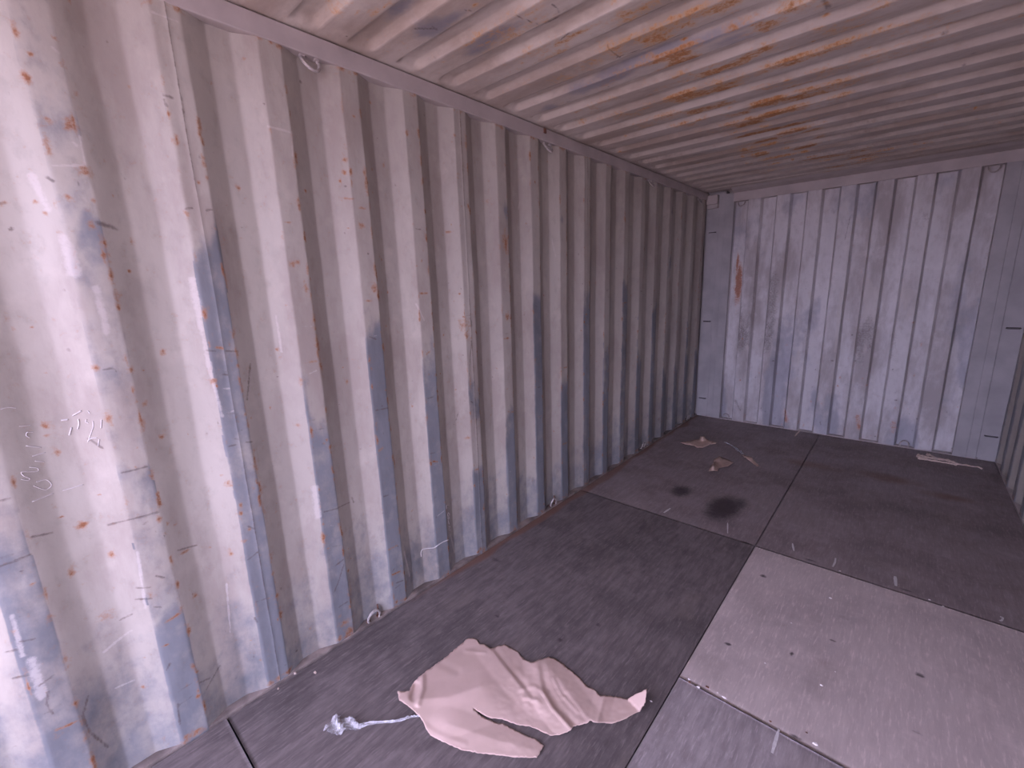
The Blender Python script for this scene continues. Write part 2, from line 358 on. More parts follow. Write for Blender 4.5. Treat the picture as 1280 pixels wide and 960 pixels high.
def wall_sheet(parent, y0, y1, res, mat, mirror=False, ph=0.0, seam=True):
    ys = [y0]
    k = math.floor((y0-ph)/P)-1
    br = []
    while k*P+ph < y1+P:
        br += [k*P+ph+t for t in (0, .004, .064, .068, .072, .134, .138, .142, .202, .206)]; k += 1
    br = [y0]+[b for b in br if y0+.002 < b < y1-.002]+[y1]
    ys = []
    for a, b in zip(br[:-1], br[1:]):
        n = max(1, int(round((b-a)/res))); ys += [a+(b-a)*i/n for i in range(n)]
    ys = np.array(ys+[y1]); zs = np.linspace(-.02, ZR+.012, int((ZR+.03)/res))
    gy, gz = np.meshgrid(ys, zs, indexing='ij')
    wy = wall_fold(gy, gz, ph)
    x = wall_x(gy, gz, ph)
    if seam:     # raised weld bead on both edges of the sheet
        for e in (y0, y1): x = x + .0013*np.exp(-((gy-e)/.004)**2)
    A = np.zeros(gy.shape+(4,))
    t = np.mod(wy, P); kk = np.floor((wy+.0775)/P).astype(int)
    proud = ((t > .200) | (t < .003)).astype(float)
    if not mirror:
        top = np.vectorize(blue_top)(kk)
        wob = .35*(fnoise(gy*9, gz*3, 5)-.5)
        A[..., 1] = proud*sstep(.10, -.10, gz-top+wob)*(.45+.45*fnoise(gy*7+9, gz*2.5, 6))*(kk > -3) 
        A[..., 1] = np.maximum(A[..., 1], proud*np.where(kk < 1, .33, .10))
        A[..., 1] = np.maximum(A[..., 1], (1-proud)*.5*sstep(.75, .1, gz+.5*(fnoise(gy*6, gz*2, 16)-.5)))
        A[..., 1] = np.maximum(A[..., 1], proud*.6*sstep(.62, .78, fnoise(gy*5+2, gz*2.1, 26)))
        for q, ry, rz, s in W_RUST: paint(A, 0, ys, zs, q[1], q[2], ry*.8, rz*.8, s*.85)
        for a, b, r in W_DARK: stroke(A, 2, ys, zs, (a[1], a[2]), (b[1], b[2]), r, .78)
        for a, b, r in W_PALE: stroke(A, 3, ys, zs, (a[1], a[2]), (b[1], b[2]), r, .9)
    else:
        A[..., 1] = proud*sstep(.2, -.2, gz-.9)*.6
    for k in range(int(y0/P)-1, int(y1/P)+2):
        for i in range(46 if not mirror else 8):          # chipped edge of the proud face
            e = k*P+ph+random.choice((0, 0, 0, -.07))+random.gauss(0, .003)
            if y0 < e < y1: paint(A, 0, ys, zs, e, random.uniform(.05, 2.2), random.uniform(.003, .008), random.uniform(.006, .03), random.uniform(.35, .95))
        for i in range(34 if not mirror else 4):
            e = k*P+ph-random.uniform(0, .27); zz = random.uniform(.05, 2.25)
            if y0 < e < y1: paint(A, random.choice((0, 2)), ys, zs, e, zz, random.uniform(.002, .007), random.uniform(.002, .008), random.uniform(.5, 1.0))
        for i in range(8 if not mirror else 2):           # scratches across the proud face
            a = k*P+ph-.07+random.uniform(0, .03); zz = random.uniform(.1, 1.5)
            if y0 < a < y1: stroke(A, random.choice((2, 2, 3, 0)), ys, zs, (a, zz), (a+random.uniform(.01, .045), zz+random.uniform(-.012, .012)), .0028, random.uniform(.5, .9))
        e = k*P+ph-.035
        for i in range(6):                                # rust at the foot and under the rail
            e2 = k*P+ph-random.uniform(0, .07)
            if y0 < e2 < y1: paint(A, 0, ys, zs, e2, random.uniform(0, .03), .015, .012, random.uniform(.3, .8))
            if y0 < e2 < y1: paint(A, 0, ys, zs, e2, ZR-random.uniform(0, .012), .012, .007, random.uniform(.3, .8))
    if seam:
        for e in (y0, y1): A[..., 2] = np.maximum(A[..., 2], .72*np.exp(-((gy-e)/.0026)**2)*sstep(.25, .5, fnoise(gy*2+.5, gz*3, 33)))
    A[..., 3] = np.maximum(A[..., 3], .5*sstep(.68, .85, fnoise(gy*4+7, gz*1.3, 46))*proud)
    X = x if not mirror else W-x
    return mesh('corrugated_sheet', np.stack([X, gy, gz], -1).reshape(-1, 3), grid_faces(len(ys), len(zs), not mirror), mat, parent, True, A.reshape(-1, 4))
SEAMS = [.243+P*4*i for i in range(-1, 5)]
# the sill the sheets stand on is the wall's own mesh
wl = tag(mesh('wall_left', *join_vf([box_vf(-.075, .001, Y0, L+.05, -.16, .006), box_vf(-.080, -.052, Y0, L+.1, .004, ZR+.1)]), M_SILL),  # second box: unseen outer skin, added to keep stray light out
         'long corrugated grey steel side wall with blue worn paint and rust', 'wall', kind='structure')
edges = [Y0]+SEAMS
edges[-1] = L+.03
sheets = []
for a, b in zip(edges[:-1], edges[1:]):
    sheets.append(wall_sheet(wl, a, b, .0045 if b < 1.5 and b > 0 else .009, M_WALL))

# ------------------------------------------------------------------ right wall
wr = tag(mesh('wall_right', *join_vf([box_vf(W-.001, W+.075, Y0, L+.05, -.16, .006), box_vf(W+.052, W+.08, Y0, L+.1, .004, ZR+.1)]), M_RAIL),  # second box again an added, unseen skin against light leaks
         'corrugated grey steel side wall at the end of the floor, only its last folds in view', 'wall', kind='structure')
wall_sheet(wr, Y0, L+.03, .014, M_WALL, True, ph=.12, seam=False)

# ------------------------------------------------------------------ rails, posts, header
def trim(n, vf, mat, label, smooth=False):
    return tag(mesh('trim_%d' % n, *vf, mat, None, smooth), label, 'steel beam', kind='structure')
rail_l = trim(1, join_vf([box_vf(-.075, .003, Y0, L+.05, ZR, ZC-.005, .004), box_vf(-.075, -.02, Y0, L+.05, ZC-.02, ZC+.05)]), M_RAIL, 'grey steel top rail running over the rust-streaked side wall')
rail_r = trim(2, join_vf([box_vf(W-.003, W+.075, Y0, L+.05, ZR, ZC-.005, .004), box_vf(W+.02, W+.075, Y0, L+.05, ZC-.02, ZC+.05)]), M_RAIL, 'grey steel top rail over the opposite side wall, out of view')
def extr_x(poly, x0, x1):
    n = len(poly)
    V = [(x0, y, z) for y, z in poly]+[(x1, y, z) for y, z in poly]
    F = [tuple(range(n)), tuple(range(2*n-1, n-1, -1))]+[(i, i+n, (i+1) % n+n, (i+1) % n) for i in range(n)]
    return V, F
header = trim(3, extr_x([(L-.012, 2.253), (L-.012, 2.334), (L-.085, 2.352), (L-.13, ZC+.004), (L+.08, ZC+.004), (L+.08, 2.253)], .244, 2.225), M_RAIL, 'grey steel header beam across the top of the end wall')
def post(side):
    s = lambda x0, x1: (x0, x1) if side == 0 else (W-x1, W-x0)
    parts = [box_vf(*s(-.02, .116), L+.012, L+.09, -.02, ZC, .003), box_vf(*s(.112, .172), L-.001, L+.09, -.02, ZC, .003), box_vf(*s(.168, .25), L-.006, L+.09, -.02, 2.34, .003)]
    o = trim(4+side, join_vf(parts), M_POST, ('grey steel corner post in the dark corner beside the long wall', 'grey steel corner post between the end wall and the far folds')[side])
    c = mesh('corner_casting', *join_vf([box_vf(*s(-.01, .10), L-.05, L+.02, 2.25, 2.34, .006), box_vf(*s(-.01, .10), L-.025, L+.02, 2.215, 2.252, .005)]), M_RAIL, o)
    for zz, r in ((1.06, .007), (.20, .006), (1.98, .004)):
        a, b = s(.015, .085)
        mesh('lashing_bar', *tube_vf([(a, L+.016, zz), (a+.004, L+.004, zz), (b-.004, L+.004, zz), (b, L+.016, zz)], r, 8), M_BAR, o, True)
    return o
post_l = post(0); post_r = post(1)

# ------------------------------------------------------------------ end wall
XB = [.248+.12307*i for i in range(16)]
def back_prof(x):
    xs = [0]; d = [0]
    for i in range(0, 15, 2):
        a, b = XB[i], XB[i+1]
        xs += [a-.008, a+.008, b-.008, b+.008]; d += [0, 1, 1, 0]
    return np.interp(x, xs+[W], d+[0])*.055
def back_wall():
    bx = sorted(set([.236]+[XB[i]+o for i in range(16) for o in (-.011, -.008, -.006, .006, .008, .011)]+[2.106]))
    xs = []
    for a, b in zip(bx[:-1], bx[1:]):
        n = max(1, int(round((b-a)/.007))); xs += [a+(b-a)*i/n for i in range(n)]
    xs = np.array(xs+[bx[-1]]); zs = np.linspace(-.02, 2.30, 290)
    gx, gz = np.meshgrid(xs, zs, indexing='ij')
    wx = gx + .005*(fnoise(gx*1.5, gz*2, 51)-.5)*sstep(0, .2, gz)
    y = L + back_prof(wx) + .004*(fnoise(gx*3, gz*3, 52)-.5)
    A = np.zeros(gx.shape+(4,))
    pr = (back_prof(gx) < .004).astype(float)
    A[..., 1] = .5*sstep(.5, .7, fnoise(gx*4, gz*1.3, 55))+.25*sstep(1.3, .4, gz)
    A[..., 2] = pr*.62*sstep(.42, .7, fnoise(gx*5, gz*2.2, 56))*sstep(.45, .9, gz)*sstep(2.2, 1.7, gz)
    A[..., 3] = pr*1.0*sstep(.56, .76, fnoise(gx*9, gz*3, 57))*sstep(.4, .8, gz)*sstep(1.9, 1.4, gz)
    B = lambda px, py: hit(px, py, 1, L)
    for a, b, r, ch, s in [((1046, 420), (1052, 365), .02, 3, 1), ((1050, 400), (1043, 440), .012, 3, .9), ((1238, 335), (1233, 362), .018, 3, 1), ((1152, 345), (1150, 360), .015, 3, .8), ((1188, 555), (1190, 562), .014, 3, .8),
                           ((1058, 260), (1060, 268), .012, 3, .9), ((1056, 228), (1060, 215), .012, 0, .9), ((1063, 270), (1056, 300), .006, 2, .7), ((1230, 412), (1236, 300), .03, 2, .35), ((926, 262), (924, 280), .006, 3, .8),
                           ((1187, 528), (1189, 538), .007, 3, .7), ((981, 515), (982, 526), .02, 0, .8), ((919, 500), (925, 512), .02, 2, .6), ((1072, 520), (1074, 535), .02, 0, .7), ((1117, 528), (1117, 540), .02, 0, .6), ((1118, 500), (1121, 500), .008, 2, .8),
                           ((966, 451), (967, 451), .010, 2, .8), ((1040, 451), (1041, 451), .012, 2, .8), ((1069, 451), (1070, 452), .010, 2, .7), ((1219, 508), (1223, 508), .009, 2, .8), ((1155, 270), (1158, 274), .04, 2, .45), ((1040, 262), (1042, 266), .03, 2, .4), ((1025, 527), (1026, 531), .008, 2, .7)]:
        a = B(*a); b = B(*b); stroke(A, ch, xs, zs, (a[0], a[2]), (b[0], b[2]), r, s)
    # long orange scorch of bare primer in the first recess
    a = B(920.5, 322); b = B(921.5, 371)
    paint(A, 0, xs, zs, (a[0]+b[0])/2+.005, (a[2]+b[2])/2-.06, .028, .17, 1.6); paint(A, 0, xs, zs, a[0], a[2]-.05, .012, .10, 1.2)
    for i in range(120):
        paint(A, random.choice((0, 2, 2)), xs, zs, random.uniform(.25, 2.1), abs(random.gauss(0, .5)), random.uniform(.004, .009), random.uniform(.004, .014), random.uniform(.4, .9))
    for i in range(16):
        paint(A, 0, xs, zs, XB[i], random.uniform(0, .1), .009, .03, random.uniform(.2, .6))
    return np.stack([gx, y, gz], -1).reshape(-1, 3), grid_faces(len(xs), len(zs)), A.reshape(-1, 4)
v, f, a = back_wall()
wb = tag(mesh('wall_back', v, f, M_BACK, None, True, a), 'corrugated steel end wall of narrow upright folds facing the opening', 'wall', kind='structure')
mesh('light_seal_back', *box_vf(-.1, W+.1, L+.085, L+.11, -.16, ZC+.06), M_RAIL, wb)  # unseen plate added behind the end wall to stop light leaks
mesh('sill', *box_vf(.1, W-.1, L-.002, L+.09, -.16, .006), M_RAIL, wb)

# ------------------------------------------------------------------ roof
PR = .2095
def roof_prof(y):
    t = np.mod(y-.650, PR)
    return np.interp(t, [0, .003, .024, .027, .130, .133, .154, .157, PR], [1, .92, .08, 0, 0, .08, .92, 1, 1])
ROOF_RUST = [  # px, py, along x, along y, strength
    (470, 15, .05, .02, .9), (420, 15, .04, .03, .8), (440, 4, .02, .01, .8), (480, 8, .05, .01, .8), (585, 55, .09, .012, .8), (595, 46, .04, .012, .8), (660, 18, .05, .02, .7), (672, 8, .05, .03, .7), (660, 30, .06, .01, .7),
    (705, 52, .08, .025, .8), (725, 40, .10, .02, .9), (765, 62, .07, .045, .9), (745, 77, .05, .03, .8), (770, 65, .05, .05, .8), (785, 25, .08, .02, .8), (800, 12, .09, .03, .8), (825, 37, .06, .03, 1), (855, 32, .06, .03, .9), (900, 10, .08, .05, 1), (915, 3, .06, .03, 1),
    (890, 12, .05, .03, .9), (915, 37, .05, .025, .9), (930, 30, .05, .02, .7), (870, 58, .04, .03, .6), (995, 10, .08, .05, .8), (1030, 4, .03, .03, .9), (720, 140, .05, .02, .9), (728, 155, .04, .03, .7), (752, 128, .05, .02, .9), (810, 75, .05, .015, .7), (890, 82, .06, .025, .8), (845, 96, .06, .02, .9), (852, 93, .03, .02, .9), (935, 68, .05, .03, .8), (952, 90, .06, .035, 1), (975, 83, .05, .03, 1),
    (805, 136, .08, .02, .8), (845, 122, .07, .02, .9), (876, 114, .05, .03, .9), (898, 104, .06, .025, .9), (840, 148, .06, .02, .8), (900, 128, .07, .02, .9), (875, 150, .07, .02, .8), (930, 152, .06, .02, .8), (965, 130, .09, .03, .9), (985, 148, .10, .025, .9), (1000, 134, .08, .02, .9), (905, 165, .08, .025, .8), (960, 162, .08, .025, .9), (1010, 150, .1, .02, .8), (1030, 145, .06, .02, .7), (940, 178, .1, .025, .7), (985, 178, .1, .03, .7), (1040, 160, .08, .02, .6),
    (1100, 10, .09, .02, .6), (1070, 22, .06, .02, .7), (1044, 32, .02, .03, .7), (1060, 58, .03, .02, .6), (1025, 35, .05, .02, .6), (1170, 50, .10, .025, .7), (1185, 38, .05, .02, .7), (1175, 25, .03, .04, .5), (1270, 22, .15, .02, .5), (1195, 15, .05, .01, .6), (1165, 58, .05, .01, .6), (1125, 68, .1, .02, .4), (985, 105, .08, .02, .6),
    (780, 190, .03, .012, 1), (775, 190, .025, .01, 1), (700, 130, .05, .015, .5), (640, 90, .04, .02, .4), (560, 40, .04, .012, .6)]
ROOF_BLUE = [(540, 35, .10, .05, .9), (500, 20, .1, .04, .8), (615, 45, .16, .04, .9), (600, 60, .1, .03, .8), (730, 110, .12, .05, .9), (800, 80, .28, .04, 1), (870, 55, .25, .03, .9), (760, 100, .2, .04, .9), (690, 135, .08, .05, .8), (560, 25, .1, .03, .7), (640, 30, .1, .02, .5), (915, 48, .1, .03, .7), (935, 45, .2, .03, .6), (880, 190, .15, .05, .5)]
ROOF_DARK = [((520, 36), (545, 36), .008), ((540, 33), (546, 37), .006), ((340, 33), (342, 32), .004), ((642, 18), (672, 30), .004), ((690, 4), (700, 15), .004), ((580, 12), (590, 13), .004), ((760, 60), (775, 72), .005), ((770, 72), (800, 62), .005), ((700, 50), (712, 40), .004), ((1181, 38), (1184, 37), .01), ((1030, 0), (1035, 9), .012), ((665, 45), (700, 30), .004), ((434, 46), (433, 45), .005)]
def roof():
    ys = []
    k = -10; br = []
    while k*PR+.65 < 4.66:
        br += [k*PR+.65+t for t in (0, .003, .024, .027, .130, .133, .154, .157)]; k += 1
    br = [Y0]+[b for b in br if Y0+.003 < b < 4.66]+[4.66, L-.05]
    for a, b in zip(br[:-1], br[1:]):
        n = max(1, int(round((b-a)/.0075))); ys += [a+(b-a)*i/n for i in range(n)]
    ys = np.array(ys+[br[-1]]); xs = np.concatenate([np.linspace(-.06, .12, 32), np.linspace(.12, W-.12, 230)[1:-1], np.linspace(W-.12, W+.06, 32)])
    gx, gy = np.meshgrid(xs, ys, indexing='ij')
    ex = np.minimum(gx, W-gx)
    end = sstep(.022, .072, ex)*(gy < 4.60)
    wy = gy+.004*(fnoise(gx*2, gy*2, 61)-.5)
    z = ZC + .024*roof_prof(wy)*end + .006*(fnoise(gx*1.6, gy*1.6, 62)-.5)*sstep(0, .15, ex) + .0015*(fnoise(gx*9, gy*9, 63)-.5)
    A = np.zeros(gx.shape+(4,))
    C = lambda px, py: hit(px, py, 2, ZC)
    for px, py, rx, ry, s in ROOF_RUST:
        q = C(px, py); paint(A, 0, xs, ys, q[0], q[1], rx*.75, ry*.75, s*.72, -.0)
    for px, py, rx, ry, s in ROOF_BLUE:
        q = C(px, py); paint(A, 1, xs, ys, q[0], q[1], rx, ry, s*.85)
    for a, b, r in ROOF_DARK:
        a = C(*a); b = C(*b); stroke(A, 2, xs, ys, (a[0], a[1]), (b[0], b[1]), r, .9)
    # rust prefers the flats beside each fold, in the middle of the roof
    dens = sstep(.36, .62, fnoise(gx*2.2, gy*1.3, 66))*np.exp(-((gx-.95)/.6)**2)*sstep(.5, 1.2, gy)
    A[..., 0] = np.maximum(A[..., 0], .85*dens*sstep(.35, .7, fnoise(gx*7, gy*14, 67))*(roof_prof(gy) < .5))
    for i in range(260):
        paint(A, random.choice((0, 0, 2)), xs, ys, random.uniform(.1, 2.2), random.uniform(.3, 4.5), random.uniform(.006, .02), random.uniform(.004, .008), random.uniform(.4, .9))
    A[..., 2] = np.maximum(A[..., 2], .42*sstep(.40, .75, fnoise(gx*3, gy*3, 71))*sstep(2.0, 3.4, gy))  # painted falloff of light: mottled darkening that grows toward the end wall
    return np.stack([gx, gy, z], -1).reshape(-1, 3), grid_faces(len(xs), len(ys), True), A.reshape(-1, 4)
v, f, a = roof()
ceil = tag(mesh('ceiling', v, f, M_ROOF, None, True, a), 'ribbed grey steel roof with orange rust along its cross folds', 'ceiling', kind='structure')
mesh('light_seal_roof', *box_vf(-.07, W+.07, Y0, L+.1, ZC+.045, ZC+.06), M_RAIL, ceil)  # unseen cover added above the roof sheet to close gaps to daylight

# ------------------------------------------------------------------ ground outside the open end
tag(mesh('ground', *box_vf(-30, 30, -40, 30, -.5, -.16), M_EARTH), 'bare earth outside the open end of the container', 'ground', kind='structure')

# ------------------------------------------------------------------ lashing rings
def ring_mesh(up, mat, w=.031, h=.042, lean=.026, r=.0058):
    pts = [(-.004, -w*.80, .004), (-.002, -w*.95, -.006)]
    for i in range(13):
        a = math.pi*(i/12)
        pts.append((lean*math.sin(a), -w*math.cos(a), -.008-h*math.sin(a)*.95))
    pts += [(-.002, w*.95, -.006), (-.004, w*.80, .004)]
    if up: pts = [(x*.3+.004, y, -z) for x, y, z in pts]
    return tube_vf(pts, r, 10)
def lash_ring(loc, up, label, group, rot=0.0, rusty=False):
    e = link('lashing_ring', None); e.location = loc; e.rotation_euler.z = rot
    tag(e, label, 'lashing ring', group)
    mesh('ring', *ring_mesh(up, M_RING), M_RING, e, True)
    s = -1 if up else 1
    for y in (-.026, .026):
        mesh('weld_pad', *box_vf(-.010, .004, y-.009, y+.009, min(-.004*s, .007*s), max(-.004*s, .007*s), .002), M_RUSTY if rusty else M_RAIL, e)
    if rusty:
        mesh('rust_stub', *tube_vf([(-.004, .026, .006), (-.008, .030, .03), (-.012, .031, .052)], [.006, .005, .003], 8), M_RUSTY, e, True)
    return e
top_w = ['under the top rail, before the first recess from the opening', 'under the top rail, below the small rail joint', 'under the top rail, toward the dark corner', 'under the top rail, hard by the dark corner']
bot_w = ['at the foot of the side wall, level with the torn paper', 'at the foot of the side wall, beyond the chalk stroke', 'at the foot of the side wall, level with the dark oil stain', 'at the foot of the side wall, in the dark back corner']
for i in range(4):
    y = .659+i*P*5
    if i == 3: y = .659+14*P
    lash_ring((-.012, y, ZR-.002), False, 'small grey steel ring '+top_w[i], 'lashing rings along the side wall')
    lash_ring((-.008, y, .008), True, 'small steel ring '+bot_w[i], 'lashing rings along the side wall', rusty=(i < 2))
for i, nm in ((0, 'under the header beam, over the orange patch'), (14, 'under the header beam, beside the far corner post')):
    lash_ring(((XB[i]+XB[i+1])/2, L+.030, 2.252), False, 'small steel ring '+nm, 'lashing rings on the end wall', rot=-math.pi/2)
for i, nm in ((0, 'at the foot of the end wall, near the dark corner'), (12, 'at the foot of the end wall, behind the pale paper twist')):
    lash_ring(((XB[i]+XB[i+1])/2, L+.028, .008), True, 'small steel ring '+nm, 'lashing rings on the end wall', rot=-math.pi/2)
# rail joint bolt
q = hit(681, 165, 0, .003)
mesh('joint_tab', *box_vf(-.002, .008, q[1]-.012, q[1]+.012, 2.335, 2.362, .003), M_RUSTY, rail_l)

# ------------------------------------------------------------------ chalk on the walls
def smooth_line(pts, k=4):
    if len(pts) < 3: return pts
    p = [pts[0]]+list(pts)+[pts[-1]]; out = []
    for i in range(1, len(p)-2):
        for j in range(k):
            t = j/k
            out.append(tuple(.5*(2*p[i][c]+(p[i+1][c]-p[i-1][c])*t+(2*p[i-1][c]-5*p[i][c]+4*p[i+1][c]-p[i+2][c])*t*t+(3*p[i][c]-p[i-1][c]-3*p[i+1][c]+p[i+2][c])*t**3) for c in (0, 1)))
    return out+[pts[-1]]
def wall_line(pts, n=10, lift=.0004):
    out = []
    if len(pts) > 2: pts = smooth_line(pts); n = 4
    for (x0, y0), (x1, y1) in zip(pts[:-1], pts[1:]):
        for i in range(n):
            t = i/n; q = hit_wall(x0+(x1-x0)*t, y0+(y1-y0)*t); out.append(q)
    out.append(hit_wall(*pts[-1]))
    return [(q[0]+lift, q[1], q[2]) for q in out]
def chalk(strokes, parent, r):
    mesh('chalk_mark', *join_vf([tube_vf(wall_line(s), r*(1.0 if len(s) != 2 else 1.1), 5) for s in strokes]), M_CHALK, parent, True)
S = 220/1280
T = lambda L_: [(x*S, 480+y*S) for x, y in L_]
chalk([T([(5, 185), (60, 170), (115, 175)])], sheets[1], .0012)
chalk([T([(140, 308), (225, 300)])], sheets[1], .001)
chalk([T([(240, 350), (200, 352), (193, 375), (215, 390)])], sheets[1], .0013)
chalk([T([(190, 448), (300, 462)]), T([(235, 525), (330, 498)]), T([(255, 560), (320, 565)])], sheets[1], .0012)
chalk([T([(215, 605), (270, 610), (270, 635), (160, 640), (175, 668), (215, 685), (205, 700), (155, 692)])], sheets[1], .0013)
chalk([T([(265, 712), (335, 695), (375, 735), (330, 768), (245, 740)])], sheets[1], .0012)
chalk([T([(235, 855), (390, 795)]), T([(455, 775), (605, 732)])], sheets[1], .0011)
chalk([T([(445, 265), (495, 258)]), T([(530, 230), (592, 195)]), T([(570, 255), (575, 290), (565, 328)]), T([(520, 315), (505, 372)])], sheets[1], .0022)
chalk([T([(640, 195), (655, 215)]), T([(630, 255), (625, 275), (645, 285)]), T([(675, 270), (678, 310), (660, 365), (640, 420)]), T([(640, 415), (665, 395), (705, 390)]), T([(740, 260), (735, 320)]), T([(722, 400), (715, 450)])], sheets[1], .0014)
U = lambda L_: [(510+x*.125, 600+y*.125) for x, y in L_]
chalk([U([(133, 765), (130, 725), (145, 695), (180, 685), (215, 682), (265, 675), (300, 650), (350, 620), (405, 597)])], sheets[3], .0026)
chalk([U([(402, 248), (385, 252), (385, 290)]), U([(402, 325), (415, 340), (410, 358), (397, 352), (402, 325)]), U([(397, 365), (412, 375), (408, 390), (397, 380)]), U([(402, 405), (410, 440)]), U([(405, 462), (420, 465), (412, 485)]), U([(408, 500), (430, 498)])], sheets[3], .0016)

# ------------------------------------------------------------------ chalk on the floor
def floor_mark(pts, wd, parent):
    P3 = [flo(*q) for q in pts]; out = []
    for a, b in zip(P3[:-1], P3[1:]):
        for i in range(4): out.append(a+(b-a)*i/4)
    out.append(P3[-1]); V = []; n = len(out)
    for i, q in enumerate(out):
        t = out[min(i+1, n-1)]-out[max(i-1, 0)]; t = t/np.linalg.norm(t); s = np.array([-t[1], t[0], 0])
        h = wd/2*(.55+.45*math.sin(math.pi*min(1, max(0, (i+.6)/n))))*(.85+.3*random.random())
        for zz in (.0005, .0022): V += [tuple(q+s*h+np.array([0, 0, zz])), tuple(q-s*h+np.array([0, 0, zz]))]
    F = []
    for i in range(n-1):
        a, b = i*4, i*4+4
        F += [(a+2, b+2, b+3, a+3), (a, a+2, a+3, a+1)[::-1] if i == 0 else (a+2, b+2, b+3, a+3)[::-1][:0] or (a, b, b+2, a+2), (a+1, a+3, b+3, b+1)]
    mesh('chalk_mark', V, F, M_CHALK, parent)
for pts, wd, par in [([(830, 641), (838, 635.6)], .012, sh_lb), ([(909.5, 654), (909.5, 667)], .007, sh_lb), ([(990.5, 679.5), (992.4, 689)], .009, sh_rb),
                     ([(1044.5, 698), (1043.8, 703), (1040.8, 708.8)], .009, sh_rb), ([(1118.8, 720.8), (1119.9, 733)], .014, sh_rb), ([(1250, 771), (1254, 772.5), (1252, 776), (1249, 776)], .006, sh_rb), ([(973.6, 912), (969, 928), (965, 942)], .010, sh_rf)]:
    floor_mark(pts, wd, par)

# ------------------------------------------------------------------ paper
def paper_mat(name, a, b):
    m = NB(name); n = m.noise(9, 5); n2 = m.noise(220, 2)
    c = m.mix(m.ramp(n, .35, .7), a, b); m.bump(n2, .08, .001)
    return m.out(c, .75, 0, .25)
M_PAPER = paper_mat('kraft_paper', (.55, .405, .345), (.61, .45, .39))

def seg_d(x, y, a, b):
    ax, ay = a; bx, by = b
    t = np.clip(((x-ax)*(bx-ax)+(y-ay)*(by-ay))/((bx-ax)**2+(by-ay)**2), 0, 1)
    return np.hypot(x-ax-(bx-ax)*t, y-ay-(by-ay)*t)
def sheet_from_outline(name, outline, hfun, step, mat, parent=None, thick=.0009, jag=.6):
    """torn flat sheet: outline in picture pixels laid on the floor, hfun(px, py) its height"""
    pts = []
    for (x0, y0), (x1, y1) in zip(outline, outline[1:]+outline[:1]):
        n = max(1, int(math.hypot(x1-x0, y1-y0)/step))
        for i in range(n):
            t = i/n; nx, ny = -(y1-y0), x1-x0; l = math.hypot(nx, ny)
            o = random.uniform(-jag, jag) if i else 0
            pts.append((x0+(x1-x0)*t+nx/l*o, y0+(y1-y0)*t+ny/l*o))
    xs = [p[0] for p in pts]; ys = [p[1] for p in pts]; n = len(pts)
    inner = []
    y = min(ys)+step*.5; row = 0
    while y < max(ys):
        x = min(xs)+(row % 2)*step*.5
        while x < max(xs):
            ins = False; j = n-1
            for i in range(n):
                if (ys[i] > y) != (ys[j] > y) and x < (xs[j]-xs[i])*(y-ys[i])/(ys[j]-ys[i])+xs[i]: ins = not ins
                j = i
            if ins and min((x-a)**2+(y-b)**2 for a, b in pts) > (step*.55)**2:
                inner.append((x+random.uniform(-.2, .2), y+random.uniform(-.2, .2)))
            x += step
        y += step*.8; row += 1
    V2, _, F, _, _, _ = delaunay_2d_cdt([Vector(p) for p in pts+inner], [], [list(range(n))], 1, 1e-5)
    px = np.array([v[0] for v in V2]); py = np.array([v[1] for v in V2])
    z = .0022+hfun(px, py)
    top = np.array([flo(a, b, c) for a, b, c in zip(px, py, z)])
    o = mesh(name, top, [list(f) for f in F], mat, parent, True)
    md = o.modifiers.new('thickness', 'SOLIDIFY'); md.thickness = thick; md.offset = -1
    return o
OUT = [(528.5, 842.3), (558.8, 820.2), (584, 798.4), (591, 797), (596.7, 799.8), (600.2, 805.5), (605, 805.2), (613.6, 811), (620.6, 808.3), (630.5, 805.7), (646, 814), (655, 823.8), (663.7, 828), (675.6, 824), (686, 821), (693.4, 823.4), (703.8, 830), (723, 846.4), (735, 859), (743, 862), (749.8, 869.4), (763, 870), (784.7, 873.8),
       (795.9, 867), (809, 861), (807, 878), (800, 889.4), (794.4, 891.6), (781, 899), (764.7, 904.7), (746, 903.5), (737, 901), (735, 903.5), (717, 908), (713.5, 913), (699.4, 919), (689, 919.8), (675.6, 914), (663.7, 908.7), (646, 906), (627.7, 899), (615, 898.3), (603.7, 893.4), (591, 885), (602.3, 895.5), (620.6, 904.2), (627.7, 904), (640, 911), (656, 919), (669.7, 924.3), (680, 932.5), (671, 947.5),
       (640, 946.5), (625, 944.6), (600, 941.5), (578, 938), (554.6, 927.8), (537.8, 919.4), (531, 907.6), (526, 897.6), (519.3, 890.9), (507.6, 880.8), (499, 875.7), (496.8, 864), (511, 864), (517.6, 852)]
